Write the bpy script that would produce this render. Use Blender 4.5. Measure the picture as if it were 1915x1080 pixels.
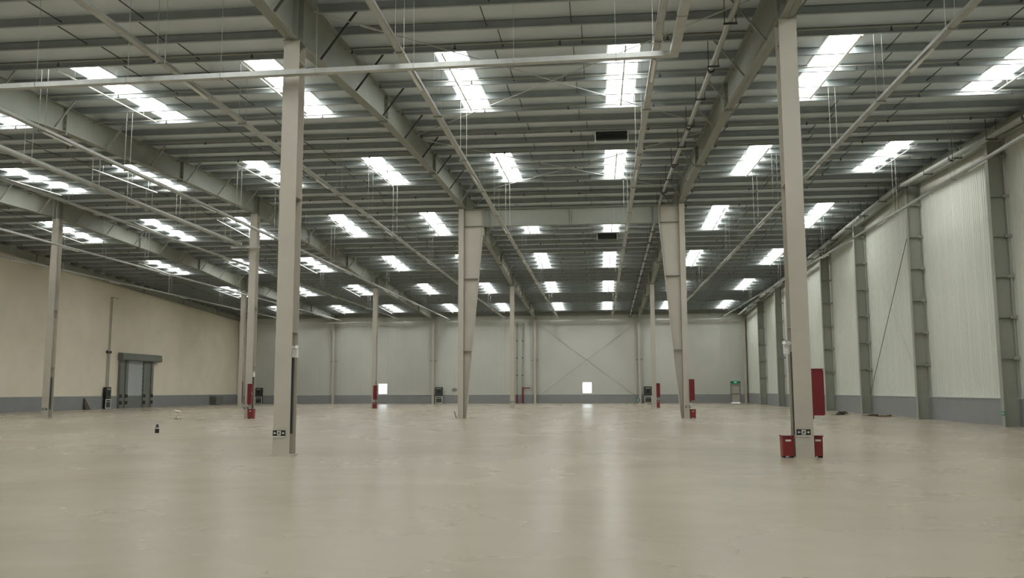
import bpy, math, random
from mathutils import Vector, Matrix

random.seed(7)
for o in list(bpy.data.objects):
    bpy.data.objects.remove(o, do_unlink=True)
scene = bpy.context.scene
C = scene.collection

# ------------------------------------------------------------------ camera
F_PX, PITCH, YAW, ROLL = 1624.0, 0.11616, 0.10055, -0.00319
CAM = Vector((7.526, -20.22, 1.503))
cam_d = bpy.data.cameras.new('camera')
cam_d.sensor_width = 36.0
cam_d.lens = F_PX / 1915.0 * 36.0
cam_d.clip_end = 400
cam = bpy.data.objects.new('camera', cam_d)
C.objects.link(cam)
r0 = Vector((math.cos(YAW), math.sin(YAW), 0))
f0 = Vector((-math.sin(YAW), math.cos(YAW), 0))
zz = Vector((0, 0, 1))
fw = f0 * math.cos(PITCH) + zz * math.sin(PITCH)
u0 = -f0 * math.sin(PITCH) + zz * math.cos(PITCH)
rt = r0 * math.cos(ROLL) + u0 * math.sin(ROLL)
up = -r0 * math.sin(ROLL) + u0 * math.cos(ROLL)
M = Matrix.Identity(4)
for i in range(3):
    M[i][0], M[i][1], M[i][2], M[i][3] = rt[i], up[i], -fw[i], CAM[i]
cam.matrix_world = M
scene.camera = cam

# ------------------------------------------------------------------ world, exposure
SKYLIGHT = 16.0      # radiance of the translucent roof panels
w = bpy.data.worlds.new('overcast_sky')
scene.world = w
w.use_nodes = True
w.node_tree.nodes['Background'].inputs[0].default_value = (0.93, 0.97, 1.0, 1)
w.node_tree.nodes['Background'].inputs[1].default_value = 6.0
vs = scene.view_settings
vs.view_transform = 'Standard'
vs.look = 'None'
vs.exposure = 0.0
vs.gamma = 1.0
vs.use_curve_mapping = False

# ------------------------------------------------------------------ materials
def srgb(r, g, b):
    f = lambda c: (c / 255 / 12.92) if c / 255 <= .04045 else ((c / 255 + .055) / 1.055) ** 2.4
    return (f(r), f(g), f(b), 1)

def mat(name, col, rough=.6, metal=0.0, var=0.06, scale=3.0, bump=0.0, stretch=(1, 1, 1), spec=.5):
    m = bpy.data.materials.new(name)
    m.use_nodes = True
    nt = m.node_tree
    b = nt.nodes['Principled BSDF']
    b.inputs['Roughness'].default_value = rough
    b.inputs['Metallic'].default_value = metal
    b.inputs['Specular IOR Level'].default_value = spec
    tc = nt.nodes.new('ShaderNodeTexCoord')
    mp = nt.nodes.new('ShaderNodeMapping')
    mp.inputs['Scale'].default_value = stretch
    nz = nt.nodes.new('ShaderNodeTexNoise')
    nz.inputs['Scale'].default_value = scale
    nz.inputs['Detail'].default_value = 4
    rp = nt.nodes.new('ShaderNodeValToRGB')
    rp.color_ramp.elements[0].position = .3
    rp.color_ramp.elements[1].position = .7
    rp.color_ramp.elements[0].color = tuple(max(0, c * (1 - var)) for c in col[:3]) + (1,)
    rp.color_ramp.elements[1].color = tuple(min(1, c * (1 + var)) for c in col[:3]) + (1,)
    nt.links.new(tc.outputs['Object'], mp.inputs['Vector'])
    nt.links.new(mp.outputs['Vector'], nz.inputs['Vector'])
    nt.links.new(nz.outputs['Fac'], rp.inputs['Fac'])
    nt.links.new(rp.outputs['Color'], b.inputs['Base Color'])
    if bump:
        bp = nt.nodes.new('ShaderNodeBump')
        bp.inputs['Strength'].default_value = bump
        bp.inputs['Distance'].default_value = .02
        nt.links.new(nz.outputs['Fac'], bp.inputs['Height'])
        nt.links.new(bp.outputs['Normal'], b.inputs['Normal'])
    return m

def emis(name, col, strength):
    m = bpy.data.materials.new(name)
    m.use_nodes = True
    nt = m.node_tree
    nt.nodes.clear()
    e = nt.nodes.new('ShaderNodeEmission')
    e.inputs[0].default_value = col
    e.inputs[1].default_value = strength
    o = nt.nodes.new('ShaderNodeOutputMaterial')
    nt.links.new(e.outputs[0], o.inputs[0])
    return m

def floor_mat():
    m = bpy.data.materials.new('polished_concrete')
    m.use_nodes = True
    nt = m.node_tree
    b = nt.nodes['Principled BSDF']
    tc = nt.nodes.new('ShaderNodeTexCoord')
    n1 = nt.nodes.new('ShaderNodeTexNoise'); n1.inputs['Scale'].default_value = .22; n1.inputs['Detail'].default_value = 6
    n2 = nt.nodes.new('ShaderNodeTexNoise'); n2.inputs['Scale'].default_value = 2.6; n2.inputs['Detail'].default_value = 8
    for n in (n1, n2):
        nt.links.new(tc.outputs['Object'], n.inputs['Vector'])
    r1 = nt.nodes.new('ShaderNodeValToRGB')
    r1.color_ramp.elements[0].position = .32; r1.color_ramp.elements[1].position = .68
    r1.color_ramp.elements[0].color = srgb(160, 151, 134)
    r1.color_ramp.elements[1].color = srgb(167, 159, 143)
    nt.links.new(n1.outputs['Fac'], r1.inputs['Fac'])
    r2 = nt.nodes.new('ShaderNodeValToRGB')
    r2.color_ramp.elements[0].position = .3; r2.color_ramp.elements[1].position = .75
    r2.color_ramp.elements[0].color = (.95, .95, .95, 1); r2.color_ramp.elements[1].color = (1, 1, 1, 1)
    nt.links.new(n2.outputs['Fac'], r2.inputs['Fac'])
    mx = nt.nodes.new('ShaderNodeMixRGB'); mx.blend_type = 'MULTIPLY'; mx.inputs[0].default_value = 1
    nt.links.new(r1.outputs[0], mx.inputs[1]); nt.links.new(r2.outputs[0], mx.inputs[2])
    mp = nt.nodes.new('ShaderNodeMapping'); mp.inputs['Scale'].default_value = (.3, .9, 1); mp.inputs['Rotation'].default_value = (0, 0, .12)
    n3 = nt.nodes.new('ShaderNodeTexNoise'); n3.inputs['Scale'].default_value = 1.3; n3.inputs['Detail'].default_value = 7
    n3.inputs['Distortion'].default_value = .8
    nt.links.new(tc.outputs['Object'], mp.inputs['Vector']); nt.links.new(mp.outputs[0], n3.inputs['Vector'])
    r4 = nt.nodes.new('ShaderNodeValToRGB')
    r4.color_ramp.elements[0].position = .3; r4.color_ramp.elements[1].position = .6
    r4.color_ramp.elements[0].color = (.945, .945, .94, 1); r4.color_ramp.elements[1].color = (1, 1, 1, 1)
    nt.links.new(n3.outputs['Fac'], r4.inputs['Fac'])
    mx2 = nt.nodes.new('ShaderNodeMixRGB'); mx2.blend_type = 'MULTIPLY'; mx2.inputs[0].default_value = 1
    nt.links.new(mx.outputs[0], mx2.inputs[1]); nt.links.new(r4.outputs[0], mx2.inputs[2])
    nt.links.new(mx2.outputs[0], b.inputs['Base Color'])
    r3 = nt.nodes.new('ShaderNodeMapRange')
    r3.inputs['From Min'].default_value = .3; r3.inputs['From Max'].default_value = .7
    r3.inputs['To Min'].default_value = .22; r3.inputs['To Max'].default_value = .3
    nt.links.new(n1.outputs['Fac'], r3.inputs['Value'])
    nt.links.new(r3.outputs[0], b.inputs['Roughness'])
    bp = nt.nodes.new('ShaderNodeBump'); bp.inputs['Strength'].default_value = .012; bp.inputs['Distance'].default_value = .02
    nt.links.new(n2.outputs['Fac'], bp.inputs['Height']); nt.links.new(bp.outputs[0], b.inputs['Normal'])
    b.inputs['Specular IOR Level'].default_value = .045
    return m

M_FLOOR = floor_mat()
M_SHEET = mat('roof_sheet', srgb(203, 211, 213), .55, 0, .05, 1.2)
M_PURLIN = mat('purlin_steel', srgb(150, 157, 156), .5, 0, .08, 1.5)
M_GIRD = mat('girder_paint', srgb(143, 146, 135), .6, 0, .06, 1.0)
M_COL = mat('column_paint', srgb(184, 179, 166), .55, 0, .05, 1.3)
M_WCOL = mat('wall_column_paint', srgb(152, 154, 142), .6, 0, .05, 1.0)
M_WHITE = mat('white_cladding', srgb(214, 217, 206), .5, 0, .03, .5)
M_BACK = mat('back_cladding', srgb(192, 193, 184), .55, 0, .04, .35)
M_BEIGE = mat('beige_render', srgb(224, 215, 195), .75, 0, .05, .5)
M_DADO = mat('plinth_grey', srgb(138, 139, 139), .7, 0, .05, 1.2)
M_CAP = mat('plinth_cap', srgb(196, 198, 192), .5, 0, .03, 2)
M_GALV = mat('galvanised', srgb(178, 180, 174), .38, .35, .08, 5)
M_PIPE = mat('grey_pipe', srgb(160, 162, 154), .4, .2, .06, 4)
M_DARK = mat('dark_steel', srgb(62, 64, 60), .6, 0, .1, 5)
M_BLACK = mat('black_plastic', srgb(28, 30, 29), .5, 0, .1, 6)
M_RED = mat('fire_red', srgb(112, 26, 35), .45, 0, .06, 3)
M_REDW = mat('fire_red_worn', srgb(128, 38, 38), .5, 0, .12, 6)
M_PAPER = mat('white_label', srgb(215, 213, 204), .6, 0, .03, 8)
M_GREEN = mat('sign_green', srgb(20, 120, 80), .5, 0, .05, 8)
M_LAMPW = mat('lamp_white', srgb(232, 233, 228), .35, 0, .02, 4)
M_DOORG = mat('dock_grey', srgb(116, 119, 112), .6, 0, .06, 2)
M_DOORP = mat('door_panel', srgb(178, 183, 183), .55, 0, .04, 2)
M_CARD = mat('cardboard', srgb(140, 118, 88), .8, 0, .12, 5)
M_WOOD = mat('dark_wood', srgb(84, 70, 54), .8, 0, .15, 5)
M_SKYL = emis('daylit_skylight_panel', (0.99, 1.0, 0.985, 1), SKYLIGHT)
M_LITG = emis('lit_exit_green', (.12, .75, .45, 1), .5)

M_GLASS = bpy.data.materials.new('window_glass')
M_GLASS.use_nodes = True
_nt = M_GLASS.node_tree; _nt.nodes.clear()
_t = _nt.nodes.new('ShaderNodeBsdfTransparent'); _t.inputs[0].default_value = (.92, .95, .95, 1)
_g = _nt.nodes.new('ShaderNodeBsdfGlossy'); _g.inputs['Roughness'].default_value = .05
_m = _nt.nodes.new('ShaderNodeMixShader'); _m.inputs[0].default_value = .07
_o = _nt.nodes.new('ShaderNodeOutputMaterial')
_nt.links.new(_t.outputs[0], _m.inputs[1]); _nt.links.new(_g.outputs[0], _m.inputs[2]); _nt.links.new(_m.outputs[0], _o.inputs[0])

# ------------------------------------------------------------------ mesh helpers
class MB:
    def __init__(s):
        s.v = []; s.f = []
    def hexa(s, p):
        n = len(s.v); s.v += [tuple(q) for q in p]
        s.f += [(n, n+3, n+2, n+1), (n+4, n+5, n+6, n+7), (n, n+1, n+5, n+4), (n+1, n+2, n+6, n+5), (n+2, n+3, n+7, n+6), (n+3, n, n+4, n+7)]
        return s
    def box(s, x0, x1, y0, y1, z0, z1):
        return s.hexa([(x0,y0,z0),(x1,y0,z0),(x1,y1,z0),(x0,y1,z0),(x0,y0,z1),(x1,y0,z1),(x1,y1,z1),(x0,y1,z1)])
    def bar(s, a, b, w, h):
        """rectangular bar from a to b, width w (horizontal), height h"""
        a = Vector(a); b = Vector(b); d = (b - a).normalized()
        sx = d.cross(Vector((0, 0, 1)))
        sx = Vector((1, 0, 0)) if sx.length < 1e-4 else sx.normalized()
        sy = sx.cross(d)
        p = []
        for c in (a, b):
            for i, j in ((-1,-1),(1,-1),(1,1),(-1,1)):
                p.append(c + sx * w * .5 * i + sy * h * .5 * j)
        return s.hexa(p)
    def tube(s, a, b, r, n=8, r2=None):
        a = Vector(a); b = Vector(b); d = (b - a).normalized()
        r2 = r if r2 is None else r2
        sx = d.cross(Vector((0, 0, 1)))
        sx = Vector((1, 0, 0)) if sx.length < 1e-4 else sx.normalized()
        sy = sx.cross(d); k = len(s.v)
        for c, q in ((a, r), (b, r2)):
            for i in range(n):
                t = 2 * math.pi * i / n
                s.v.append(tuple(c + sx * q * math.cos(t) + sy * q * math.sin(t)))
        for i in range(n):
            j = (i + 1) % n
            s.f.append((k+i, k+j, k+n+j, k+n+i))
        s.f.append(tuple(k+i for i in reversed(range(n)))); s.f.append(tuple(k+n+i for i in range(n)))
        return s
    def poly(s, pts, axis, a, b):
        """extrude polygon pts (2-D) along axis x/y/z between a and b"""
        k = len(s.v); n = len(pts)
        for c in (a, b):
            for p, q in pts:
                s.v.append({'x': (c, p, q), 'y': (p, c, q), 'z': (p, q, c)}[axis])
        s.f.append(tuple(k+i for i in range(n))); s.f.append(tuple(k+n+i for i in reversed(range(n))))
        for i in range(n):
            j = (i + 1) % n
            s.f.append((k+i, k+n+i, k+n+j, k+j))
        return s
    def mesh(s, name, m):
        me = bpy.data.meshes.new(name)
        me.from_pydata(s.v, [], s.f)
        import bmesh
        bm = bmesh.new(); bm.from_mesh(me)
        bmesh.ops.recalc_face_normals(bm, faces=bm.faces)
        bm.to_mesh(me); bm.free()
        me.materials.append(m)
        return me
    def build(s, name, m, parent=None, loc=None):
        return link(name, s.mesh(name, m), parent, loc)

def link(name, me, parent=None, loc=None):
    o = bpy.data.objects.new(name, me)
    C.objects.link(o)
    if parent is not None:
        o.parent = parent
    if loc is not None:
        o.location = loc
    return o

def thing(name, label, cat, loc=(0, 0, 0), group=None, rz=0):
    o = bpy.data.objects.new(name, None)
    o.empty_display_size = .2
    C.objects.link(o)
    o.location = loc; o.rotation_euler = (0, 0, rz)
    tag(o, label, cat, group)
    return o

def tag(o, label, cat, group=None):
    o['label'] = label; o['category'] = cat
    if group:
        o['group'] = group
    return o

def struct(o, label=None):
    o['kind'] = 'structure'
    if label:
        o['label'] = label
    return o

ORD = ['zeroth', 'first', 'second', 'third', 'fourth', 'fifth', 'sixth', 'seventh', 'eighth', 'ninth', 'tenth', 'eleventh', 'twelfth',
       'thirteenth', 'fourteenth', 'fifteenth', 'sixteenth', 'seventeenth', 'eighteenth', 'nineteenth', 'twentieth', 'twenty-first',
       'twenty-second', 'twenty-third', 'twenty-fourth', 'twenty-fifth', 'twenty-sixth', 'twenty-seventh', 'twenty-eighth', 'twenty-ninth', 'thirtieth']

# ------------------------------------------------------------------ dimensions
XL, XR = -36.0, 24.2          # inner faces of the side walls
YF, YB = -27.0, 81.0          # wall behind the camera, far wall
RIDGE = 27.0
def roof(y):
    return 12.9 - .04 * abs(y - RIDGE)
PSP = 1.68                    # purlin spacing
SKX = [-28.7, -21.7, -15.8, -9.1, -3.2, 3.0, 8.4, 15.0, 21.2]
SKEND = [11.65 + 8 * PSP * k for k in range(-2, 6)]
SKLEN, SKW = 6.45, 1.0
COLX = [-24.0, -12.0, 0.05, 12.0]

# ------------------------------------------------------------------ floor
struct(MB().box(XL - .3, XR + .3, YF - .3, YB + .3, -.25, 0).build('floor', M_FLOOR), 'wide polished beige grey concrete floor')

# ------------------------------------------------------------------ ceiling with purlins
xb = [XL - .3]
for c in SKX:
    xb += [c - SKW / 2, c + SKW / 2]
xb.append(XR + .3)
yb = [YF - .3, YB + .3, RIDGE]
for e in SKEND:
    yb += [e - SKLEN, e]
yb.sort()
mb = MB()
for i in range(len(xb) - 1):
    for j in range(len(yb) - 1):
        x0, x1, y0, y1 = xb[i], xb[i+1], yb[j], yb[j+1]
        ym = (y0 + y1) / 2
        if i % 2 == 1 and any(e - SKLEN < ym < e for e in SKEND):
            continue
        a, b = roof(y0), roof(y1)
        mb.hexa([(x0,y0,a),(x1,y0,a),(x1,y1,b),(x0,y1,b),(x0,y0,a+.1),(x1,y0,a+.1),(x1,y1,b+.1),(x0,y1,b+.1)])
ceiling = struct(mb.build('ceiling', M_SHEET), 'light grey profiled steel roof sheeting on close purlins')
# Z purlin, one shared mesh, a child per line
pz = MB()
pz.box(XL, XR, -.008, .008, -.25, 0)
pz.box(XL, XR, -.075, .008, -.262, -.246)
pz.box(XL, XR, -.008, .075, -.012, 0)
pme = pz.mesh('purlin', M_PURLIN)
py = []
y = 11.65 - PSP * 23
while y < YB - .2:
    if y > YF + .3:
        py.append(y)
    y += PSP
for y in py:
    link('purlin', pme, ceiling, (0, y, roof(y) - .002))
# sag rods between the purlins
for bx in (-36, -24, -12, 0, 12):
    for off in (4.6, 7.0):
        m = MB()
        for j, (a, b) in enumerate(zip(py, py[1:])):
            dx = .14 if j % 2 else -.14
            m.bar((bx + off + dx, a, roof(a) - .16), (bx + off + dx, b, roof(b) - .16), .025, .025)
        m.build('sag_rods', M_DARK, ceiling)['kind'] = 'stuff'

# ------------------------------------------------------------------ walls
WIN = [(-18.6, -17.5, 1.1, 2.36), (5.45, 6.54, 1.14, 2.43)]
DOOR = (22.2, 23.3, 0.0, 2.1)
def wall_h(y):
    return roof(y) + .02
# back wall: backing with openings
def wall_with_holes(x0, x1, yA, yB, top, holes):
    m = MB(); x = x0
    for a, b, z0, z1 in holes:
        m.box(x, a, yA, yB, 0, top)
        if z0 > 0:
            m.box(a, b, yA, yB, 0, z0)
        m.box(a, b, yA, yB, z1, top)
        x = b
    m.box(x, x1, yA, yB, 0, top)
    return m
wall_back = struct(wall_with_holes(XL - .3, XR + .3, YB, YB + .25, roof(YB) + .05, WIN + [DOOR]).build('wall_back', M_BACK),
                   'far wall of pale grey cladding above a grey plinth')
def panel(x0, x1, z0, z1, m, parent):
    b = MB().box(x0 + .003, x1 - .003, YB - .035, YB, z0, z1)
    for t in (.25, .5, .75):
        c = x0 + (x1 - x0) * t
        b.box(c - .015, c + .015, YB - .042, YB - .03, z0, z1)
    b.build('cladding_panel', m, parent)
segs = [(XL, -18.6, None), (-18.6, -17.5, WIN[0]), (-17.5, 5.45, None), (5.45, 6.54, WIN[1]), (6.54, 22.2, None), (22.2, 23.3, DOOR), (23.3, XR, None)]
HB = roof(YB) - .26
for a, b, h in segs:
    if h is None:
        n = max(1, round(b - a)); s = (b - a) / n
        for k in range(n):
            panel(a + k * s, a + (k + 1) * s, 1.0, HB, M_BACK, wall_back)
    else:
        panel(a, b, h[3], HB, M_BACK, wall_back)
        if h[2] > 1.0:
            panel(a, b, 1.0, h[2], M_BACK, wall_back)
m = MB()
for a, b in ((XL, 22.2), (23.3, XR)):
    m.box(a, b, YB - .09, YB, 0, 1.0)
trim_1 = struct(m.build('trim_1', M_DADO), 'grey plinth along the foot of the far wall')
m = MB()
for a, b in ((XL, 22.2), (23.3, XR)):
    m.box(a, b, YB - .11, YB - .03, 1.0, 1.03)
m.build('cap_strip', M_CAP, trim_1)
# eave beam on top of the back wall
MB().box(XL, XR, YB - .22, YB - .02, HB - .3, HB - .02).build('eave_beam', M_GIRD, wall_back)

# right wall
hz = [(YF - .3, 0), (YB + .3, 0), (YB + .3, roof(YB + .3)), (RIDGE, roof(RIDGE)), (YF - .3, roof(YF - .3))]
wall_right = struct(MB().poly(hz, 'x', XR + .04, XR + .3).build('wall_right', M_WHITE), 'tall white ribbed cladding wall on the right')
y = YF
while y < YB - .01:
    y1 = min(y + 1.0, YB)
    t0, t1 = roof(y) - .01, roof(y1) - .01
    b = MB()
    b.hexa([(XR,y+.006,1.12),(XR+.04,y+.006,1.12),(XR+.04,y1-.006,1.12),(XR,y1-.006,1.12),(XR,y+.006,t0),(XR+.04,y+.006,t0),(XR+.04,y1-.006,t1),(XR,y1-.006,t1)])
    for t in (.2, .4, .6, .8):
        c = y + (y1 - y) * t
        b.box(XR - .012, XR + .01, c - .018, c + .018, 1.12, min(t0, t1))
    b.build('cladding_panel', M_WHITE, wall_right)
    y = y1
trim_2 = struct(MB().box(XR - .1, XR + .04, YF, YB - .1, 0, 1.1).build('trim_2', M_DADO), 'grey plinth along the foot of the right wall')
MB().box(XR - .13, XR + .02, YF, YB - .1, 1.1, 1.14).build('cap_strip', M_CAP, trim_2)

# left wall, front wall behind the camera
LD = (54.9, 60.8)
wall_left = struct(MB().poly(hz, 'x', XL - .3, XL).build('wall_left', M_BEIGE), 'plain beige rendered wall on the left')
trim_3 = struct(MB().box(XL, XL + .06, YF, YB - .1, 0, 1.12).build('trim_3', M_DADO), 'grey plinth along the foot of the beige wall')
MB().box(XL, XL + .075, YF, YB - .1, 1.12, 1.15).build('cap_strip', M_CAP, trim_3)
struct(MB().box(XL - .3, XR + .3, YF - .25, YF, 0, roof(YF) + .05).build('wall_front', M_BACK), 'pale grey wall behind the viewer')

# windows in the back wall
for n, (a, b, z0, z1) in enumerate(WIN, 1):
    fr = MB()
    fr.box(a, a + .05, YB - .06, YB + .25, z0, z1).box(b - .05, b, YB - .06, YB + .25, z0, z1)
    fr.box(a + .05, b - .05, YB - .06, YB + .25, z0, z0 + .05).box(a + .05, b - .05, YB - .06, YB + .25, z1 - .05, z1)
    wo = struct(fr.build('window_%d' % n, M_LAMPW), ['small glaring window left of centre beside a red hydrant column', 'small glaring window in the middle of the far wall'][n - 1])
    MB().box(a + .05, b - .05, YB + .1, YB + .11, z0 + .05, z1 - .05).build('pane', M_GLASS, wo)

# exit door in the back wall
a, b, _, z1 = DOOR
fr = MB().box(a, a + .07, YB - .08, YB + .2, 0, z1).box(b - .07, b, YB - .08, YB + .2, 0, z1).box(a + .07, b - .07, YB - .08, YB + .2, z1 - .07, z1)
door_1 = struct(fr.build('door_1', M_DOORG), 'pale emergency exit door at the right end of the far wall')
MB().box(a + .07, b - .07, YB + .02, YB + .07, .04, z1 - .07).build('door_leaf', M_COL, door_1)
MB().box(a + .12, b - .12, YB - .05, YB - .02, 1.0, 1.06).box(a + .16, a + .2, YB - .03, YB + .03, 1.0, 1.06).box(b - .2, b - .16, YB - .03, YB + .03, 1.0, 1.06).build('push_bar', M_DARK, door_1)
MB().box(a + .02, b - .02, YB - .15, YB + .02, 0, .03).build('sill', M_LAMPW, door_1)

# roller door in the left wall
door_2 = struct(MB().box(XL, XL + .12, 56.25, 59.0, 0, 1.12).build('door_2', M_DOORG), 'roller shutter door with grey hood in the beige wall')
n = 16
for k in range(n):
    z0 = 1.12 + k * (4.36 - 1.12) / n
    MB().box(XL + .02, XL + .1 + .02 * (k % 2), 56.2, 59.05, z0 + .01, z0 + (4.36 - 1.12) / n - .005).build('slat', M_DOORP, door_2)
for a, b in ((54.9, 56.25), (59.0, 60.8)):
    p = MB().box(XL, XL + .24, a, a + .4, 0, 4.4).box(XL, XL + .24, b - .4, b, 0, 4.4).box(XL, XL + .15, a + .4, b - .4, 0, 4.4)
    po = p.build('door_post', M_DOORG, door_2)
    for yy in (a + .2, b - .2):
        for z in (.35, .95):
            MB().box(XL + .24, XL + .3, yy - .16, yy + .16, z, z + .3).build('bumper', M_BLACK, po)
hd = MB().poly([(XL, 4.36), (XL + .45, 4.36), (XL + .5, 4.45), (XL + .47, 4.95), (XL + .36, 5.02), (XL, 5.02)], 'y', 54.8, 61.9).build('hood', M_DOORG, door_2)

# ------------------------------------------------------------------ skylights
LINE = {i: s for i, s in enumerate(['left-most line', 'second line from the left wall', 'third line from the left wall', 'fourth line from the left wall',
        'middle line', 'fourth line from the right wall', 'third line from the right wall', 'second line from the right wall', 'line nearest the right wall'])}
for i, c in enumerate(SKX):
    for k, e in enumerate(SKEND):
        y0, y1 = e - SKLEN, e
        n = len(SKEND) - k
        lab = 'bright roof skylight, %s from the far wall, %s' % (ORD[n], LINE[i])
        z0, z1 = roof(y0), roof(y1)
        t = thing('skylight', lab, 'skylight', (c, y0, z0), 'daylit skylights in the roof')
        dz = z1 - z0; L = SKLEN; h = SKW / 2
        MB().hexa([(-h,0,.05),(h,0,.05),(h,L,dz+.05),(-h,L,dz+.05),(-h,0,.06),(h,0,.06),(h,L,dz+.06),(-h,L,dz+.06)]).build('pane', M_SKYL, t)
        fr = MB()
        for s in (-1, 1):
            fr.bar((s * (h + .02), 0, -.01), (s * (h + .02), L, dz - .01), .05, .03)
        fr.build('edge_trim', M_LAMPW, t)
        # suspended lamp rail below each skylight
        if k >= 2:
            ya, yc = y0 - 1.0, y1 - 1.4
            za, zc = roof(ya) - .58, roof(yc) - .58
            r = thing('lamp_rail', 'slim white lamp rail, %s from the far wall, %s' % (ORD[n], LINE[i]), 'lamp rail', (c - (.4 if i == 2 else 0), ya, za), 'slim lamp rails hung under the skylights')
            MB().bar((0, 0, 0), (0, yc - ya, zc - za), .05, .04).build('rail', M_LAMPW, r)
            for q in (.15, .85):
                yy = (yc - ya) * q; z = (zc - za) * q
                MB().bar((0, yy, z + .02), (0, yy, roof(ya + yy) - za - .01), .012, .012).build('hanger', M_GALV, r)

# smoke vents between skylights
for yv, lab in ((15.9, 'dark louvred smoke vent in the roof before the portal beam'), (40.0, 'dark louvred smoke vent in the roof beyond the portal beam')):
    zc = roof(yv) - .27
    v = thing('smoke_vent', lab, 'roof vent', (8.15, yv, zc))
    MB().box(-.66, .66, -.02, .03, -.12, .26).build('vent_box', M_BLACK, v)
    for k in range(5):
        MB().box(-.63, .63, -.05, -.015, -.1 + k * .07, -.06 + k * .07).build('louvre', M_DARK, v)
    for s in (-1, 1):
        MB().box(s * .69 - .03, s * .69 + .03, -.06, .4, -.13, .24).build('side_plate', M_LAMPW, v)

# ------------------------------------------------------------------ girders
KN = [(-27, .8), (-14, .85), (-8.5, .95), (-2, 1.35), (.25, 1.42), (2.2, 1.28), (9, .95), (18, .9), (27, 1.05), (36, .92), (45, .86), (54, 1.1), (63, .82), (72, .75), (80.9, .75)]
def gdepth(y):
    for (a, d0), (b, d1) in zip(KN, KN[1:]):
        if a <= y <= b:
            return d0 + (d1 - d0) * (y - a) / (b - a)
    return .8
def gtop(y): return roof(y) - .265
def gbot(y): return gtop(y) - gdepth(y)
GLAB = {-24.0: 'deep grey roof girder over the columns nearest the beige wall', -12.0: 'deep grey roof girder over the second column line from the left',
        .05: 'deep grey roof girder over the big left foreground column', 12.0: 'deep grey roof girder over the big right foreground column'}
for X in COLX:
    g = thing('roof_girder', GLAB[X], 'girder', (X, 27, 0), 'roof girders running towards the far wall')
    K = sorted(set([k for k, _ in KN]))
    for a, b in zip(K, K[1:]):
        wz = [(a - 27, gbot(a)), (b - 27, gbot(b)), (b - 27, gtop(b)), (a - 27, gtop(a))]
        MB().poly(wz, 'x', -.009, .009).build('web', M_GIRD, g)
        for nm, fn, s in (('bottom_flange', gbot, -1), ('top_flange', gtop, 1)):
            z0, z1 = fn(a), fn(b)
            A, B = a - 27, b - 27
            t = .022 * -s
            MB().hexa([(-.15,A,z0),(.15,A,z0),(.15,B,z1),(-.15,B,z1),(-.15,A,z0+t),(.15,A,z0+t),(.15,B,z1+t),(-.15,B,z1+t)] if t > 0 else
                      [(-.15,A,z0+t),(.15,A,z0+t),(.15,B,z1+t),(-.15,B,z1+t),(-.15,A,z0),(.15,A,z0),(.15,B,z1),(-.15,B,z1)]).build(nm, M_GIRD, g)
    for s in (-8.5, 9, 18, 36, 45, 63, 72):        # bolted splices
        for d in (-.014, .014):
            MB().box(-.15, .15, s - 27 + d - .012, s - 27 + d + .012, gbot(s) - .1, gtop(s)).build('splice_plate', M_GIRD, g)
        for z in range(4):
            zz_ = gbot(s) + .12 + z * (gdepth(s) - .24) / 3
            for sx in (-.09, .09):
                MB().tube((sx, s - 27 - .05, zz_), (sx, s - 27 + .05, zz_), .02, 6).build('bolt', M_DARK, g)
    for s in (-.2, .2, 26.8, 27.2, 53.8, 54.2):     # stiffeners over the columns
        MB().box(-.14, .14, s - 27 - .008, s - 27 + .008, gbot(s), gtop(s)).build('stiffener', M_GIRD, g)
    for j, yp in enumerate(py):                     # knee braces to the purlins
        if j % 2 == 0 and yp > -6:
            zb = gbot(yp) + .04; zt = roof(yp) - .2
            for sx in (-1, 1):
                run = min(1.0, (zt - zb) * .75)
                MB().bar((sx * .13, yp - 27 + .03, zb), (sx * (.13 + run), yp - 27 + .03, zt), .05, .05).build('knee_brace', M_DARK if X == .05 and yp < 24 else M_GIRD, g)

# edge girders along the side walls
for X, lab in ((XR - .36, 'shallow grey edge girder along the top of the right white wall'), (XL + .36, 'shallow grey edge girder along the top of the beige wall')):
    g = thing('edge_girder', lab, 'girder', (X, 27, 0))
    for a, b in ((YF + .1, RIDGE), (RIDGE, YB - .3)):
        A, B = a - 27, b - 27
        d = .55
        MB().poly([(A, gtop(a) - d), (B, gtop(b) - d), (B, gtop(b)), (A, gtop(a))], 'x', -.008, .008).build('web', M_GIRD, g)
        for nm, o in (('bottom_flange', -d - .018), ('top_flange', -.018)):
            z0, z1 = gtop(a) + o, gtop(b) + o
            MB().hexa([(-.12,A,z0),(.12,A,z0),(.12,B,z1),(-.12,B,z1),(-.12,A,z0+.018),(.12,A,z0+.018),(.12,B,z1+.018),(-.12,B,z1+.018)]).build(nm, M_GIRD, g)
    for yp in (-20, -12, -4, 4, 12, 20, 34, 42, 50, 58, 66, 74):
        MB().box(-.11, .11, yp - 27 - .008, yp - 27 + .008, gtop(yp) - .55, gtop(yp) - .02).build('stiffener', M_GIRD, g)

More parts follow.
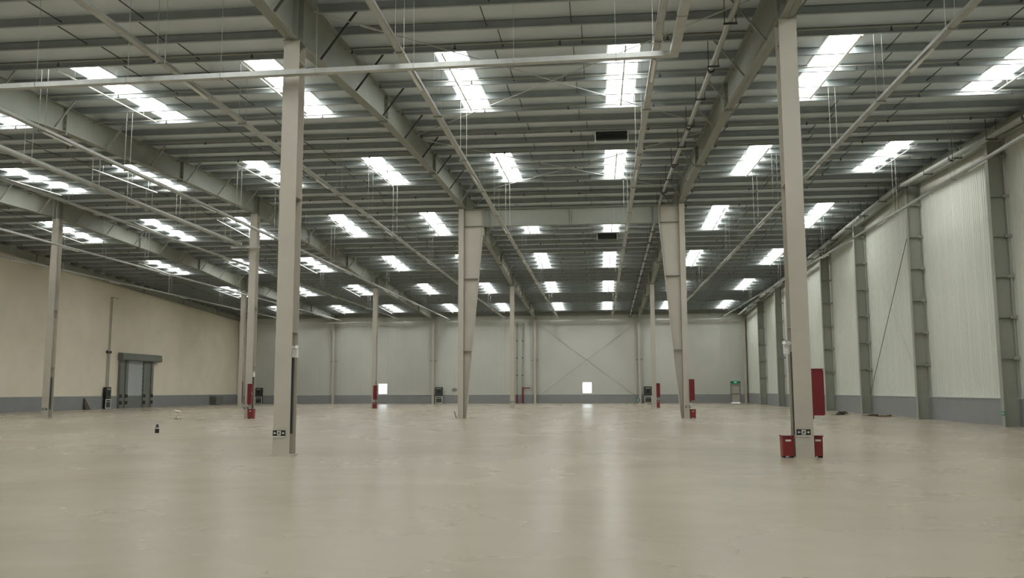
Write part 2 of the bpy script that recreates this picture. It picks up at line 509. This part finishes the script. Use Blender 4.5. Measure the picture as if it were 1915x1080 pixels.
# ------------------------------------------------------------------ columns
def hsection(m, wx, dy, z0, z1, tf=.02, tw=.014):
    m.box(-wx/2, wx/2, -dy/2, -dy/2 + tf, z0, z1)
    return m
def column(X, Y, label, wx=.4, dy=.42, sign=True, lamp=False, conduit=True, top=None, side=1):
    t = thing('steel_column', label, 'column', (X, Y, 0), 'free-standing grey steel columns')
    H = top if top else min(gbot(Y - dy / 2), gbot(Y), gbot(Y + dy / 2)) - .024
    for s in (-1, 1):
        MB().box(-wx/2, wx/2, s*dy/2 - .011, s*dy/2 + .011, .02, H).build('flange', M_COL, t)
    MB().box(-.008, .008, -dy/2 + .011, dy/2 - .011, .02, H).build('web', M_COL, t)
    MB().box(-wx/2 - .04, wx/2 + .04, -dy/2 - .04, dy/2 + .04, 0, .02).build('base_plate', M_COL, t)
    MB().box(-wx/2 - .02, wx/2 + .02, -dy/2 - .03, dy/2 + .03, H, H + .022).build('cap_plate', M_GIRD, t)
    for z in (2.9, 6.2, H - .5):
        for s in (-1, 1):
            MB().box(min(s*.008, s*(wx/2-.01)), max(s*.008, s*(wx/2-.01)), -dy/2 + .012, dy/2 - .012, z, z + .012).build('stiffener', M_COL, t)
    if conduit:
        MB().box(*sorted((side*(wx/2 - .06), side*(wx/2 - .015))), -.03, .05, .5, 2.35).build('conduit', M_DARK, t)
    return t
def exit_strip(parent_label, X, Y, z, wdt=.3):
    """low black evacuation sign: arrow, running figure, arrow, with a white strip below"""
    t = thing('exit_sign', parent_label, 'exit sign', (X, Y, z), 'low evacuation signs on columns')
    h = .13
    MB().box(-wdt/2, wdt/2, -.012, 0, 0, h).build('sign_plate', M_BLACK, t)
    MB().box(-wdt/2, wdt/2, -.012, 0, -.03, -.004).build('white_strip', M_PAPER, t)
    MB().box(-.045, .045, -.016, -.011, .012, h - .012).build('pictogram_panel', M_PAPER, t)
    fig = MB().box(-.012, .012, -.02, -.016, .055, .085).tube((.006, -.02, .1), (.006, -.016, .1), .011, 8)
    fig.bar((-.005, -.018, .06), (-.026, -.018, .025), .004, .012).bar((.005, -.018, .06), (.02, -.018, .03), .004, .012)
    fig.bar((-.01, -.018, .082), (-.03, -.018, .065), .004, .01).bar((.01, -.018, .082), (.028, -.018, .072), .004, .01)
    fig.build('running_figure', M_BLACK, t)
    for s in (-1, 1):
        c = s * wdt * .33
        a = MB().poly([(c + s*.035, h/2), (c, h/2 + .03), (c, h/2 - .03)], 'y', -.016, -.012)
        a.box(min(c, c - s*.03), max(c, c - s*.03), -.016, -.012, h/2 - .01, h/2 + .01)
        a.build('arrow', M_PAPER, t)
    return t
def emergency_lamp(label, X, Y, z):
    t = thing('emergency_light', label, 'emergency light', (X, Y, z), 'twin emergency lights on columns')
    MB().box(-.06, .06, -.05, .05, 0, .2).build('housing', M_LAMPW, t)
    for s in (-1, 1):
        MB().tube((s*.045, -.03, .23), (s*.06, -.09, .25), .035, 10, .045).build('spot', M_LAMPW, t)
        MB().bar((s*.045, -.02, .19), (s*.045, -.03, .24), .02, .02).build('bracket', M_PIPE, t)
    MB().tube((0, 0, .2), (0, 0, .32), .012, 6).build('cable_gland', M_PIPE, t)
    return t

column(.05, 0, 'large pale grey steel column in the left foreground', .4, .42)
column(12.0, 0, 'large pale grey steel column in the right foreground with red boxes at its foot', .4, .42, side=-1)
for X, nm in ((-24, 'left-most'), (-12, 'second from left')):
    column(X, 27, 'grey steel column, %s in the middle row' % nm, .4, .42)
column(-.05, 27, 'grey steel column carrying the left end of the portal frame', .3, .36, conduit=False)
column(12.05, 27, 'grey steel column carrying the right end of the portal frame', .3, .36, conduit=False)
for X, nm in ((-24, 'left-most'), (-12, 'second from left'), (.05, 'third from left'), (12, 'right-most')):
    column(X, 54, 'grey steel column, %s in the far row before the back wall' % nm, .36, .4)

exit_strip('low black evacuation sign on the left foreground column', .0, -.225, .46)
exit_strip('low black evacuation sign on the right foreground column', 11.98, -.225, .5)
exit_strip('low black evacuation sign on left-most column of the middle row', -24, 26.775, .46)
exit_strip('low black evacuation sign on second column of the middle row', -12.1, 26.775, .5)
exit_strip('low black evacuation sign on the right portal column', 12.1, 26.8, .55, .26)
exit_strip('low black evacuation sign on third column of the far row', .05, 53.785, .46)
emergency_lamp('small white twin emergency light on the left foreground column', .27, -.02, 2.3)
emergency_lamp('small white twin emergency light on the right foreground column', 11.72, -.02, 2.3)
emergency_lamp('small white twin emergency light on second column of the middle row', -11.78, 26.9, 2.3)

# ------------------------------------------------------------------ portal frame in the middle bay
pf = thing('portal_frame', 'tapered grey steel portal frame spanning the middle bay', 'portal frame', (6, 27, 0))
ZB0, ZB1 = 10.58, 11.2
ZT = 11.5
for s, xo in ((-1, -6.05 + .16), (1, 6.05 - .16)):
    i = -s                                        # inward direction
    wb, wt = .12, 1.06
    x_in = lambda z: xo + i * (wb + (wt - wb) * z / ZB0)
    pts = [(xo, .03), (x_in(.03), .03), (x_in(ZB0), ZB0), (x_in(ZB0), ZT), (xo, ZT)]
    MB().poly(pts, 'y', -.009, .009).build('leg_web', M_COL, pf)
    MB().hexa([(x_in(.03)-.011,-.14,.03),(x_in(.03)+.011,-.14,.03),(x_in(.03)+.011,.14,.03),(x_in(.03)-.011,.14,.03),
               (x_in(ZB0)-.011,-.14,ZB0),(x_in(ZB0)+.011,-.14,ZB0),(x_in(ZB0)+.011,.14,ZB0),(x_in(ZB0)-.011,.14,ZB0)]).build('leg_flange', M_COL, pf)
    MB().box(x_in(ZB0) - .011, x_in(ZB0) + .011, -.14, .14, ZB0, ZT).build('stiffener', M_COL, pf)
    for z in (3.65, 7.64, ZB0):
        a, b = sorted((xo, x_in(z)))
        MB().box(a, b, -.13, .13, z - .012, z + .012).build('stiffener', M_GIRD, pf)
    xe = x_in(ZB0) + i * .03
    for d in (0, .36):
        MB().box(xe + i*d - .012, xe + i*d + .012, -.14, .14, ZB0 - .1, ZT).build('end_plate', M_GIRD, pf)
    a, b = sorted((xo - .02, x_in(0) + .02))
    MB().box(a, b, -.16, .16, 0, .03).build('base_plate', M_COL, pf)
xl = -6.05 + .16 + 1.09; xr_ = -xl
MB().box(xl, xr_, -.009, .009, ZB0, ZT).build('beam_web', M_GIRD, pf)
MB().box(xl, xr_, -.14, .14, ZB0 - .022, ZB0).build('beam_flange', M_GIRD, pf)
MB().box(-5.89, 5.89, -.14, .14, ZT, ZT + .022).build('beam_flange', M_GIRD, pf)
for x in (-2.4, 0, 2.4):
    MB().box(x - .008, x + .008, -.13, -.01, ZB0, ZT).build('stiffener', M_COL, pf)

# ------------------------------------------------------------------ wall columns
def wall_col_right(y, nm):
    t = thing('wall_column', 'grey wall column on the right white wall, %s from the viewer' % nm, 'column', (XR, y, 0), 'columns along the right white wall')
    H = roof(y) - .84
    for x in (-.7, -.12):
        MB().box(x - .01, x + .01, -.14, .14, .02, H).build('flange', M_WCOL, t)
    MB().box(-.69, -.13, -.006, .006, .02, H).build('web', M_WCOL, t)
    MB().box(-.74, -.1, -.18, .18, 0, .02).build('base_plate', M_WCOL, t)
    for k in range(6):
        z = 2.7 + k * 1.65
        MB().box(-.69, -.13, -.12, -.007, z, z + .02).build('stiffener', M_WCOL, t)
        MB().box(-.26, .0, -.24, -.14, z - .05, z + .07).build('girt_bracket', M_WCOL, t)
    return t
for k, y in enumerate((16.55, 26.05, 35.6, 44.1, 52.5, 60.8, 69.8)):
    wall_col_right(y, ORD[k + 1])
BCL = {-24.0: 'left-most', -12.0: 'second from left', 0.0: 'third from left', 12.0: 'fourth from left', 23.85: 'right corner'}
for X, nm in BCL.items():
    t = thing('wall_column', 'slim grey column against the far wall, %s' % nm, 'column', (X, YB - .32, 0), 'columns along the far wall')
    H = roof(YB) - .95
    for s in (-1, 1):
        MB().box(-.13, .13, s * .17 - .01, s * .17 + .01, .02, H).build('flange', M_COL, t)
    MB().box(-.006, .006, -.16, .16, .02, H).build('web', M_COL, t)
    MB().box(-.16, .16, -.2, .2, 0, .02).build('base_plate', M_COL, t)
    if X < 20:
        for s in (-1, 1):
            a, b = sorted((s * .13, s * .4))
            MB().box(a, b, .06, .17, 4.9, 5.06).build('girt_bracket', M_WCOL, t)

# cross bracing rods
for (y0, z0, y1, z1), lab in (((26.17, 11.2, 35.47, 1.2), 'thin steel bracing rod on the right wall falling away from the viewer'),
                              ((35.47, 11.2, 26.17, 1.2), 'thin steel bracing rod on the right wall falling towards the viewer')):
    xo = XR - .18 - (.05 if y0 > y1 else 0)
    t = thing('bracing_rod', lab, 'bracing rod', (xo, y1, z1))
    MB().tube((0, 0, 0), (0, y0 - y1, z0 - z1), .018 if y0 < y1 else .009, 6).build('rod', M_DARK if y0 < y1 else M_PIPE, t)
    MB().tube((0, (y0 - y1) * .06, (z0 - z1) * .06), (0, (y0 - y1) * .1, (z0 - z1) * .1), .03, 6).build('turnbuckle', M_PIPE, t)
for s, lab in ((1, 'thin bracing rod on the far wall rising to the right'), (-1, 'thin bracing rod on the far wall rising to the left')):
    t = thing('bracing_rod', lab, 'bracing rod', (6, YB - .15 - .04 * s, 5))
    MB().tube((-5.6 * s, 0, -4.2), (5.6 * s, 0, 4.2), .02, 6).build('rod', M_PIPE, t)
    MB().tube((-5.0 * s, 0, -3.75), (-4.7 * s, 0, -3.525), .035, 6).build('turnbuckle', M_PIPE, t)
# roof bracing rods
for k, (xa, ya, xb_, yb_) in enumerate(((.3, .6, 11.8, 13.2), (.3, 13.2, 11.8, .6), (.3, 14.0, 11.8, 26.4), (.3, 26.4, 11.8, 14.0))):
    za, zb = roof(ya) - .62, roof(yb_) - .62
    if k % 2: za -= .05; zb -= .05
    t = thing('bracing_rod', ['thin roof bracing rod over the middle bay, near pair, running away to the right', 'thin roof bracing rod over the middle bay, near pair, running away to the left',
               'thin roof bracing rod over the middle bay, second pair, running away to the right', 'thin roof bracing rod over the middle bay, second pair, running away to the left'][k],
              'bracing rod', (xa, ya, za))
    MB().tube((0, 0, 0), (xb_ - xa, yb_ - ya, zb - za), .016, 6).build('rod', M_GALV, t)
    MB().tube(((xb_-xa)*.08, (yb_-ya)*.08, (zb-za)*.08), ((xb_-xa)*.11, (yb_-ya)*.11, (zb-za)*.11), .03, 6).build('turnbuckle', M_GALV, t)

# ------------------------------------------------------------------ cable trays running to the far wall
TZ = 9.75
def tray(X, y0, y1, label, wdt=.16, lamps=True, z=TZ, hang=4.48):
    t = thing('cable_tray', label, 'cable tray', (X, y0, z), 'straight cable trays running to the far wall')
    L = y1 - y0; h = wdt / 2
    MB().box(-h, h, 0, L, -.01, 0).build('tray_base', M_GALV, t)
    for s in (-1, 1):
        MB().box(s*h - .006, s*h + .006, 0, L, -.01, .08).build('side_rail', M_GALV, t)
    step = max(1, round(hang / PSP))
    for j, y in enumerate(py):
        if j % step or not (y0 + .3 < y < y1 - .3):
            continue
        zt = roof(y) - .268 - z
        for s in (-1, 1):
            MB().bar((s*(h + .03), y - y0, -.04), (s*(h + .03), y - y0, zt), .011, .011).build('hanger_rod', M_GALV, t)
        MB().box(-h - .06, h + .06, y - y0 - .02, y - y0 + .02, -.045, -.012).build('hanger_bar', M_PIPE, t)
    if lamps:
        y = y0 + 4.0
        while y + 1.6 < y1:
            b = MB().poly([(-.04, -.03), (.04, -.03), (.03, -.075), (-.03, -.075)], 'y', y - y0, y - y0 + 1.5).build('lamp_batten', M_LAMPW, t)
            y += 11.0
    return t
tray(2.74, -14, 80, 'long cable tray passing in front of the portal beam on its left')
tray(9.0, -14, 80, 'long cable tray passing in front of the portal beam on its right')
tray(15.68, -14, 80, 'long cable tray halfway between right foreground column and white wall')
tray(-3.39, -14, 80, 'long cable tray just left of the left foreground column')
tray(-10.0, -10, 80, 'long cable tray just right of the second girder from left')
tray(-15.67, -6, 80, 'long cable tray just left of the second girder from left')
tray(-22.94, 0, 80, 'long cable tray just right of the girder nearest the beige wall')
tray(-29.0, 4, 80, 'long cable tray nearest the beige wall')
tray(21.53, -14, 80, 'long thin cable tray closest to the white wall', .1, hang=6.7)

# wide tray across the foreground, turning towards the viewer
ft = thing('cable_duct', 'wide pale cable duct crossing the foreground below the roof', 'cable duct', (0, -.52, 9.165))
ft.rotation_euler = (0, -.009, 0)
MB().box(-20, 9.44, -.1, .07, -.06, .06).build('duct', M_GALV, ft)
MB().box(9.24, 9.44, -14, -.1, -.06, .06).build('duct_return', M_GALV, ft)
for x in [-18.4 + 2.4 * k for k in range(12)]:
    MB().box(x - .015, x + .015, -.11, .08, -.07, .07).build('joint_clip', M_PIPE, ft)
    if abs(x) > .6:
        MB().bar((x, -.02, .06), (x, -.02, roof(-.5) - 9.19), .009, .009).build('hanger_rod', M_PURLIN, ft)
for y in (-2.2, -4.8, -7.4, -10):
    MB().box(9.22, 9.46, y - .015, y + .015, -.07, .07).build('joint_clip', M_PIPE, ft)
    MB().bar((9.34, y, .06), (9.34, y, roof(y - .5) - 9.19), .009, .009).build('hanger_rod', M_PURLIN, ft)

# cross tray along the far wall
bt = thing('cable_tray', 'cross cable tray with lamps running along the top of the far wall', 'cable tray', (0, 80.15, 9.55))
MB().box(XL + .4, XR - .4, -.06, .06, -.01, 0).box(XL + .4, XR - .4, -.065, -.055, -.01, .06).box(XL + .4, XR - .4, .055, .065, -.01, .06).build('tray_base', M_GALV, bt)
x = XL + 2
while x < XR - 2:
    MB().bar((x, 0, 0), (x, 0, roof(80.15) - 9.57), .016, .016).build('hanger_rod', M_DARK, bt)
    x += 3.0
for x in (-30, -23.6, -15.5, -9.2, 3.0, 8.6, 15.2, 20):
    MB().poly([(-.05, -.02), (.05, -.02), (.04, -.07), (-.04, -.07)], 'x', x - 1.2, x + 1.2).build('lamp_batten', M_LAMPW, bt)

# ------------------------------------------------------------------ pipes that follow the roof slope
def slope_pipe(X, y0, y1, drop, r, label, m=M_PIPE, step=3.36):
    t = thing('sprinkler_main', label, 'pipe', (X, y0, 0))
    for a, b in ((y0, RIDGE), (RIDGE, y1)):
        MB().tube((0, a - y0, roof(a) - drop), (0, b - y0, roof(b) - drop), r, 12).build('pipe', m, t)
    y = y0 + 1
    while y < y1:
        zp = roof(y) - drop
        for s in (-1, 1):
            MB().bar((s * (r + .07), y - y0, zp - r - .02), (s * (r + .07), y - y0, roof(y) - .02), .02, .02).build('hanger_rod', M_DARK, t)
        MB().box(-r - .1, r + .1, y - y0 - .025, y - y0 + .025, zp - r - .05, zp - r - .005).build('hanger_bar', M_DARK, t)
        if int((y - y0) / step) % 2:
            MB().tube((0, y - y0 + .5, zp), (0, y - y0 + .62, zp), r + .03, 12).build('coupling', M_DARK, t)
        y += step
    return t
slope_pipe(11.0, -6, 79.6, .9, .075, 'sprinkler main pipe hung beside the girder over the right foreground column')
slope_pipe(23.15, -6, 79.6, .92, .12, 'thick pipe hung along the top of the right white wall')
tp = thing('thick_pipe', 'thick straight pipe ending at the second column of the middle row', 'pipe', (-12.67, -6, 9.75))
MB().tube((0, 0, 0), (0, 32.4, 0), .11, 12).build('pipe', M_PIPE, tp)
MB().tube((0, 32.4, 0), (0, 32.52, 0), .15, 12).build('end_cap', M_PIPE, tp)
MB().box(-.55, 1.15, 32.55, 32.68, -.2, -.12).build('support_bracket', M_GALV, tp)
for k in range(8):
    y = 1.5 + k * 4.2
    zt = roof(y - 6) - 9.77
    for s in (-1, 1):
        MB().bar((s * .15, y, -.13), (s * .15, y, zt), .014, .014).build('hanger_rod', M_GALV, tp)
    MB().box(-.19, .19, y - .02, y + .02, -.15, -.115).build('hanger_bar', M_PIPE, tp)

# sprinkler branch pipes across the hall, with heads
hm = MB().tube((0, 0, 0), (0, 0, -.1), .022, 6).box(-.045, .045, -.012, .012, -.13, -.1).mesh('sprinkler_head', M_DARK)
nb = 23
for k in range(nb):
    y = 4.1 + k * 3.36
    z = roof(y) - .36
    b = thing('sprinkler_branch', 'thin sprinkler branch pipe under the roof, %s from the far wall' % ORD[nb - k], 'pipe', (0, y, z), 'thin sprinkler branch pipes across the roof')
    MB().tube((XL + 1, 0, 0), (XR - 1, 0, 0), .022, 6).build('pipe', M_WCOL, b)
    x = XL + 2.2
    while x < XR - 1:
        link('sprinkler_head', hm, b, (x, 0, 0))
        x += 3.1

# ------------------------------------------------------------------ fire equipment
def hydrant_cabinet(label, X, Y, z0, z1, wx, dy):
    t = thing('hydrant_cabinet', label, 'fire cabinet', (X, Y, z0), 'red hydrant cabinets on columns')
    H = z1 - z0
    MB().box(0, wx, 0, dy, 0, H).build('body', M_RED, t)
    MB().box(wx, wx + .02, .02, dy - .02, .02, H - .02).build('door', M_RED, t)
    MB().box(-.005, wx + .025, -.005, dy + .005, H, H + .015).build('lid', M_RED, t)
    MB().box(wx + .02, wx + .05, dy * .2, dy * .2 + .03, H * .45, H * .6).build('handle', M_GALV, t)
    MB().box(wx * .2, wx * .35, dy * .4, dy * .6, -.08, 0).build('pipe_stub', M_RED, t)
    return t
hydrant_cabinet('tall dark red hydrant cabinet on the right foreground column', 12.2, -.22, .93, 1.95, .25, .65)
hydrant_cabinet('narrow red hydrant cabinet on the right portal column', 12.2, 26.75, .95, 2.05, .26, .65)
hydrant_cabinet('narrow red hydrant cabinet on second column of the middle row', -11.95, 26.52, .8, 1.9, .2, .255)
hydrant_cabinet('narrow red hydrant cabinet on second column of the far row', -11.97, 53.53, .78, 1.95, .3, .25)
hydrant_cabinet('narrow red hydrant cabinet on right-most column of the far row', 12.18, 53.75, .9, 2.05, .28, .65)

def extinguisher_box(label, X, Y, wx=.28, dy=.3, h=.46, face=True):
    t = thing('extinguisher_box', label, 'extinguisher box', (X, Y, 0), 'red extinguisher boxes at column feet')
    a, b = wx / 2, dy / 2
    MB().hexa([(-a*.95,-b*.95,.04),(a*.95,-b*.95,.04),(a*.95,b*.95,.04),(-a*.95,b*.95,.04),(-a,-b,h),(a,-b,h),(a,b,h),(-a,b,h)]).build('body', M_REDW, t)
    MB().box(-a - .012, a + .012, -b - .012, b + .012, h, h + .025).build('lid', M_RED, t)
    MB().box(-.06, .06, -b - .004, -b * .96, h - .1, h - .06).build('label_plate', M_PAPER, t)
    for s in (-1, 1):
        MB().box(s*a*.7 - .025, s*a*.7 + .025, -b*.8, b*.8, 0, .04).build('foot', M_BLACK, t)
    MB().bar((-.05, -b - .01, h + .005), (.05, -b - .01, h + .005), .012, .02).build('handle', M_BLACK, t)
    return t
extinguisher_box('red extinguisher box left of the right foreground column foot', 11.655, -.02, .25)
extinguisher_box('red extinguisher box right of the right foreground column foot', 12.315, .05, .2)
extinguisher_box('red extinguisher box at the foot of the right portal column', 12.37, 26.95, .3)
extinguisher_box('red extinguisher box at the foot of the second middle-row column', -11.7, 26.56, .32, .32, .5)
extinguisher_box('red extinguisher box at the foot of the second far-row column', -11.8, 53.56, .32, .3, .5)
extinguisher_box('red extinguisher box at the foot of the right-most far-row column', 12.32, 53.9, .24, .3, .6)

# ------------------------------------------------------------------ control cabinets
def cabinet(label, loc, rz=0):
    t = thing('control_cabinet', label, 'control cabinet', loc, 'dark control cabinets on the walls', rz)
    # local: x width, front towards -y
    MB().box(-.42, .42, -.25, 0, .86, 1.9).build('upper_body', M_BLACK, t)
    d = MB().box(-.36, .36, -.275, -.25, .92, 1.84).build('upper_door', M_DARK, t)
    MB().box(-.2, .2, -.285, -.275, 1.15, 1.6).build('window_pane', M_BLACK, d)
    MB().box(-.28, .28, -.29, -.275, 1.7, 1.75).build('name_strip', M_PAPER, d)
    MB().box(-.42, .42, -.25, 0, .04, .84).build('lower_body', M_BLACK, t)
    fr = MB().box(-.42, -.35, -.28, -.25, .04, .84).box(.35, .42, -.28, -.25, .04, .84).box(-.35, .35, -.28, -.25, .77, .84).box(-.35, .35, -.28, -.25, .04, .11).box(-.35, .35, -.28, -.25, .6, .64)
    fr.build('lower_frame', M_PAPER, t)
    MB().box(-.3, .3, -.27, -.25, .14, .57).build('lower_door', M_DARK, t)
    for s in (-1, 1):
        MB().box(s*.34 - .03, s*.34 + .03, -.22, -.04, 0, .04).build('foot', M_BLACK, t)
    return t
cabinet('dark double control cabinet on far wall left of the portal leg', (-11.28, YB - .09, 0))
cabinet('dark double control cabinet on far wall beside right-most far-row column', (12.93, YB - .09, 0))
cabinet('dark double control cabinet on far wall near the left corner', (-33.1, YB - .09, 0))
cabinet('dark double control cabinet on beige wall beside the roller door', (XL + .06, 53.0, 0), math.pi / 2)
# pipes above the cabinet on the beige wall
t = thing('wall_conduit', 'thin conduits climbing the beige wall above the control cabinet', 'conduit', (XL, 53.0, 1.9))
for yy, top in ((.15, 8.0), (.35, 8.0), (-.05, 3.3)):
    MB().tube((.06, yy, 0), (.06, yy, top), .03, 6).build('pipe', M_PIPE, t)
MB().box(.0, .14, -.2, .5, 3.0, 3.2).build('junction_box', M_DARK, t)
MB().tube((.06, .3, 8.0), (.06, 1.3, 8.0), .03, 6).build('elbow', M_PIPE, t)

# red risers and valve on the far wall
for x, lab in ((-2.12, 'grey riser pipe with red foot on the far wall, the left one'), (-1.44, 'grey riser pipe with red foot and valve on the far wall')):
    t = thing('riser_pipe', lab, 'pipe', (x, YB - .25, 0))
    split = 1.0 if x < -2 else 1.9
    MB().tube((0, 0, 0), (0, 0, split), .09, 10).build('red_section', M_RED, t)
    MB().tube((0, 0, split), (0, 0, 9.3), .08, 10).build('grey_section', M_WCOL, t)
    for z in (3.2, 5.2, 7.2):
        MB().tube((0, 0, z), (0, 0, z + .1), .11, 10).build('clamp', M_DARK, t)
    if x > -2:
        MB().tube((0, -.02, 1.78), (.75, -.02, 1.78), .06, 8).build('valve_branch', M_REDW, t)
        MB().tube((.75, -.02, 1.78), (.82, -.02, 1.78), .12, 10).build('valve_wheel', M_RED, t)
t = thing('wall_fan', 'small oval grey vent on the far wall beside the control cabinet', 'wall vent', (-9.47, YB - .035, 1.62))
ov = [(.34 * math.cos(a * math.pi / 8), .2 * math.sin(a * math.pi / 8)) for a in range(16)]
MB().poly(ov, 'y', -.06, 0).build('housing', M_PIPE, t)
MB().poly([(p * .75, q * .72) for p, q in ov], 'y', -.075, -.06).build('grille', M_DOORG, t)

# exit signs
t = thing('exit_sign', 'green exit sign above the emergency door of the far wall', 'exit sign', (22.75, YB - .06, 2.22))
MB().box(-.55, .55, -.06, 0, 0, .24).build('housing', M_GREEN, t)
MB().box(-.16, .16, -.066, -.06, .03, .21).build('running_figure_panel', M_LITG, t)
MB().poly([(.3, .18), (.42, .12), (.3, .06)], 'y', -.066, -.06).build('arrow', M_PAPER, t)
t = thing('exit_sign', 'small green floor-level exit sign on the far wall near the control cabinet', 'exit sign', (11.78, YB - .52, .22))
MB().box(-.2, .2, -.02, 0, 0, .3).build('sign_plate', M_GREEN, t)
MB().box(-.07, .07, -.026, -.02, .05, .25).build('running_figure_panel', M_PAPER, t)
t = thing('exit_sign', 'small green exit sign low on the nearest right wall column', 'exit sign', (XR - .711, 16.55, .45))
MB().box(-.012, 0, -.15, .12, 0, .16).build('sign_plate', M_GREEN, t)
a = MB().poly([(-.12, .08), (-.05, .13), (-.05, .03)], 'x', -.016, -.011).poly([(.1, .08), (.03, .13), (.03, .03)], 'x', -.016, -.011)
a.build('arrow', M_PAPER, t)

# ------------------------------------------------------------------ small loose things on the floor
t = thing('flask', 'small dark bottle standing on open floor before the roller door', 'bottle', (-8.63, 10.45, 0))
MB().tube((0, 0, 0), (0, 0, .16), .075, 12).build('body', M_BLACK, t)
MB().tube((0, 0, .16), (0, 0, .19), .077, 12).build('band', M_PAPER, t)
MB().tube((0, 0, .19), (0, 0, .26), .075, 12, .045).build('shoulder', M_DARK, t)
MB().tube((0, 0, .26), (0, 0, .31), .045, 12).build('cap', M_BLACK, t)
t = thing('folding_stool', 'small pale folding stool standing on open floor near the roller door', 'stool', (-15.3, 25.05, 0))
MB().bar((-.16, 0, 0), (-.02, 0, .46), .03, .03).build('leg', M_PAPER, t)
MB().bar((.22, 0, 0), (.02, 0, .4), .03, .03).build('leg', M_PAPER, t)
MB().bar((-.16, .3, 0), (-.02, .3, .46), .03, .03).build('leg', M_PAPER, t)
MB().bar((.22, .3, 0), (.02, .3, .4), .03, .03).build('leg', M_PAPER, t)
MB().poly([(-.14, .46), (.18, .4), (.2, .44), (-.12, .5)], 'y', -.03, .33).build('seat', M_PAPER, t)
MB().box(-.14, .2, .13, .17, .02, .05).build('stretcher', M_DARK, t)
# leaning boards
o = MB().poly([(49.55, 0), (50.35, 0), (49.82, .98), (49.7, .98)], 'x', 0, .05).build('leaning_board', M_WOOD)
o.location = (XL + .3, 0, 0); o.rotation_euler = (0, -math.atan2(.24, .98), 0)
tag(o, 'dark tapered wooden board leaning on the beige wall plinth', 'board')
o = MB().bar((0, 0, 0), (-.12, .0, .36), .05, .04).build('wood_offcut', M_WOOD)
o.location = (-.24, 26.62, .025)
tag(o, 'dark wooden offcut leaning on the left portal column', 'wood offcut')
t = thing('crate', 'small grey crate against the beige wall near the far corner', 'crate', (XL + .45, 74.6, 0))
MB().box(-.35, .35, -.9, .9, 0, .07).build('base', M_DOORG, t)
for a, b, c, d in ((-.35, -.3, -.9, .9), (.3, .35, -.9, .9), (-.3, .3, -.9, -.84), (-.3, .3, .84, .9)):
    for z in (.12, .42, .72):
        MB().box(a, b, c, d, z, z + .24).build('slat', M_DOORG, t)
for a in (-.3, .24):
    for c in (-.84, .78):
        MB().box(a, a + .06, c, c + .06, .07, .98).build('post', M_DARK, t)
# cardboard scraps by the right wall
scr = [(21.6, 33.5, 1.0, .5, .3, 'flat cardboard scrap on the floor nearest the third wall column', M_DARK), (22.6, 36.3, .8, .4, -.4, 'dark folded scrap lying on the floor beneath the bracing rods', M_WOOD),
       (23.0, 38.4, .9, .4, .1, 'dark scrap on the floor farthest along the white wall', M_DARK), (22.9, 31.6, 1.1, .5, .2, 'dark cardboard strip on the floor by the second wall column', M_WOOD),
       (22.8, 29.6, 1.0, .6, -.2, 'brown cardboard sheet on the floor beside the second wall column', M_CARD), (23.4, 30.6, .7, .5, .5, 'small brown cardboard piece close to the white wall plinth', M_CARD)]
for x, y, a, b, rz, lab, mm in scr:
    pts = [(-a/2, -b/2), (a*.4, -b*.6), (a/2, b*.2), (a*.1, b/2), (-a*.45, b*.4)]
    m = MB().poly(pts, 'z', 0, .02)
    m.hexa([(-a*.3,-b*.3,.02),(a*.3,-b*.3,.02),(a*.3,b*.1,.02),(-a*.3,b*.1,.02),(-a*.25,-b*.32,.07),(a*.25,-b*.32,.1),(a*.26,-b*.28,.1),(-a*.25,-b*.28,.07)])
    o = m.build('cardboard_scrap', mm)
    o.location = (x, y, 0); o.rotation_euler = (0, 0, rz)
    tag(o, lab, 'cardboard', 'scraps along the right wall')
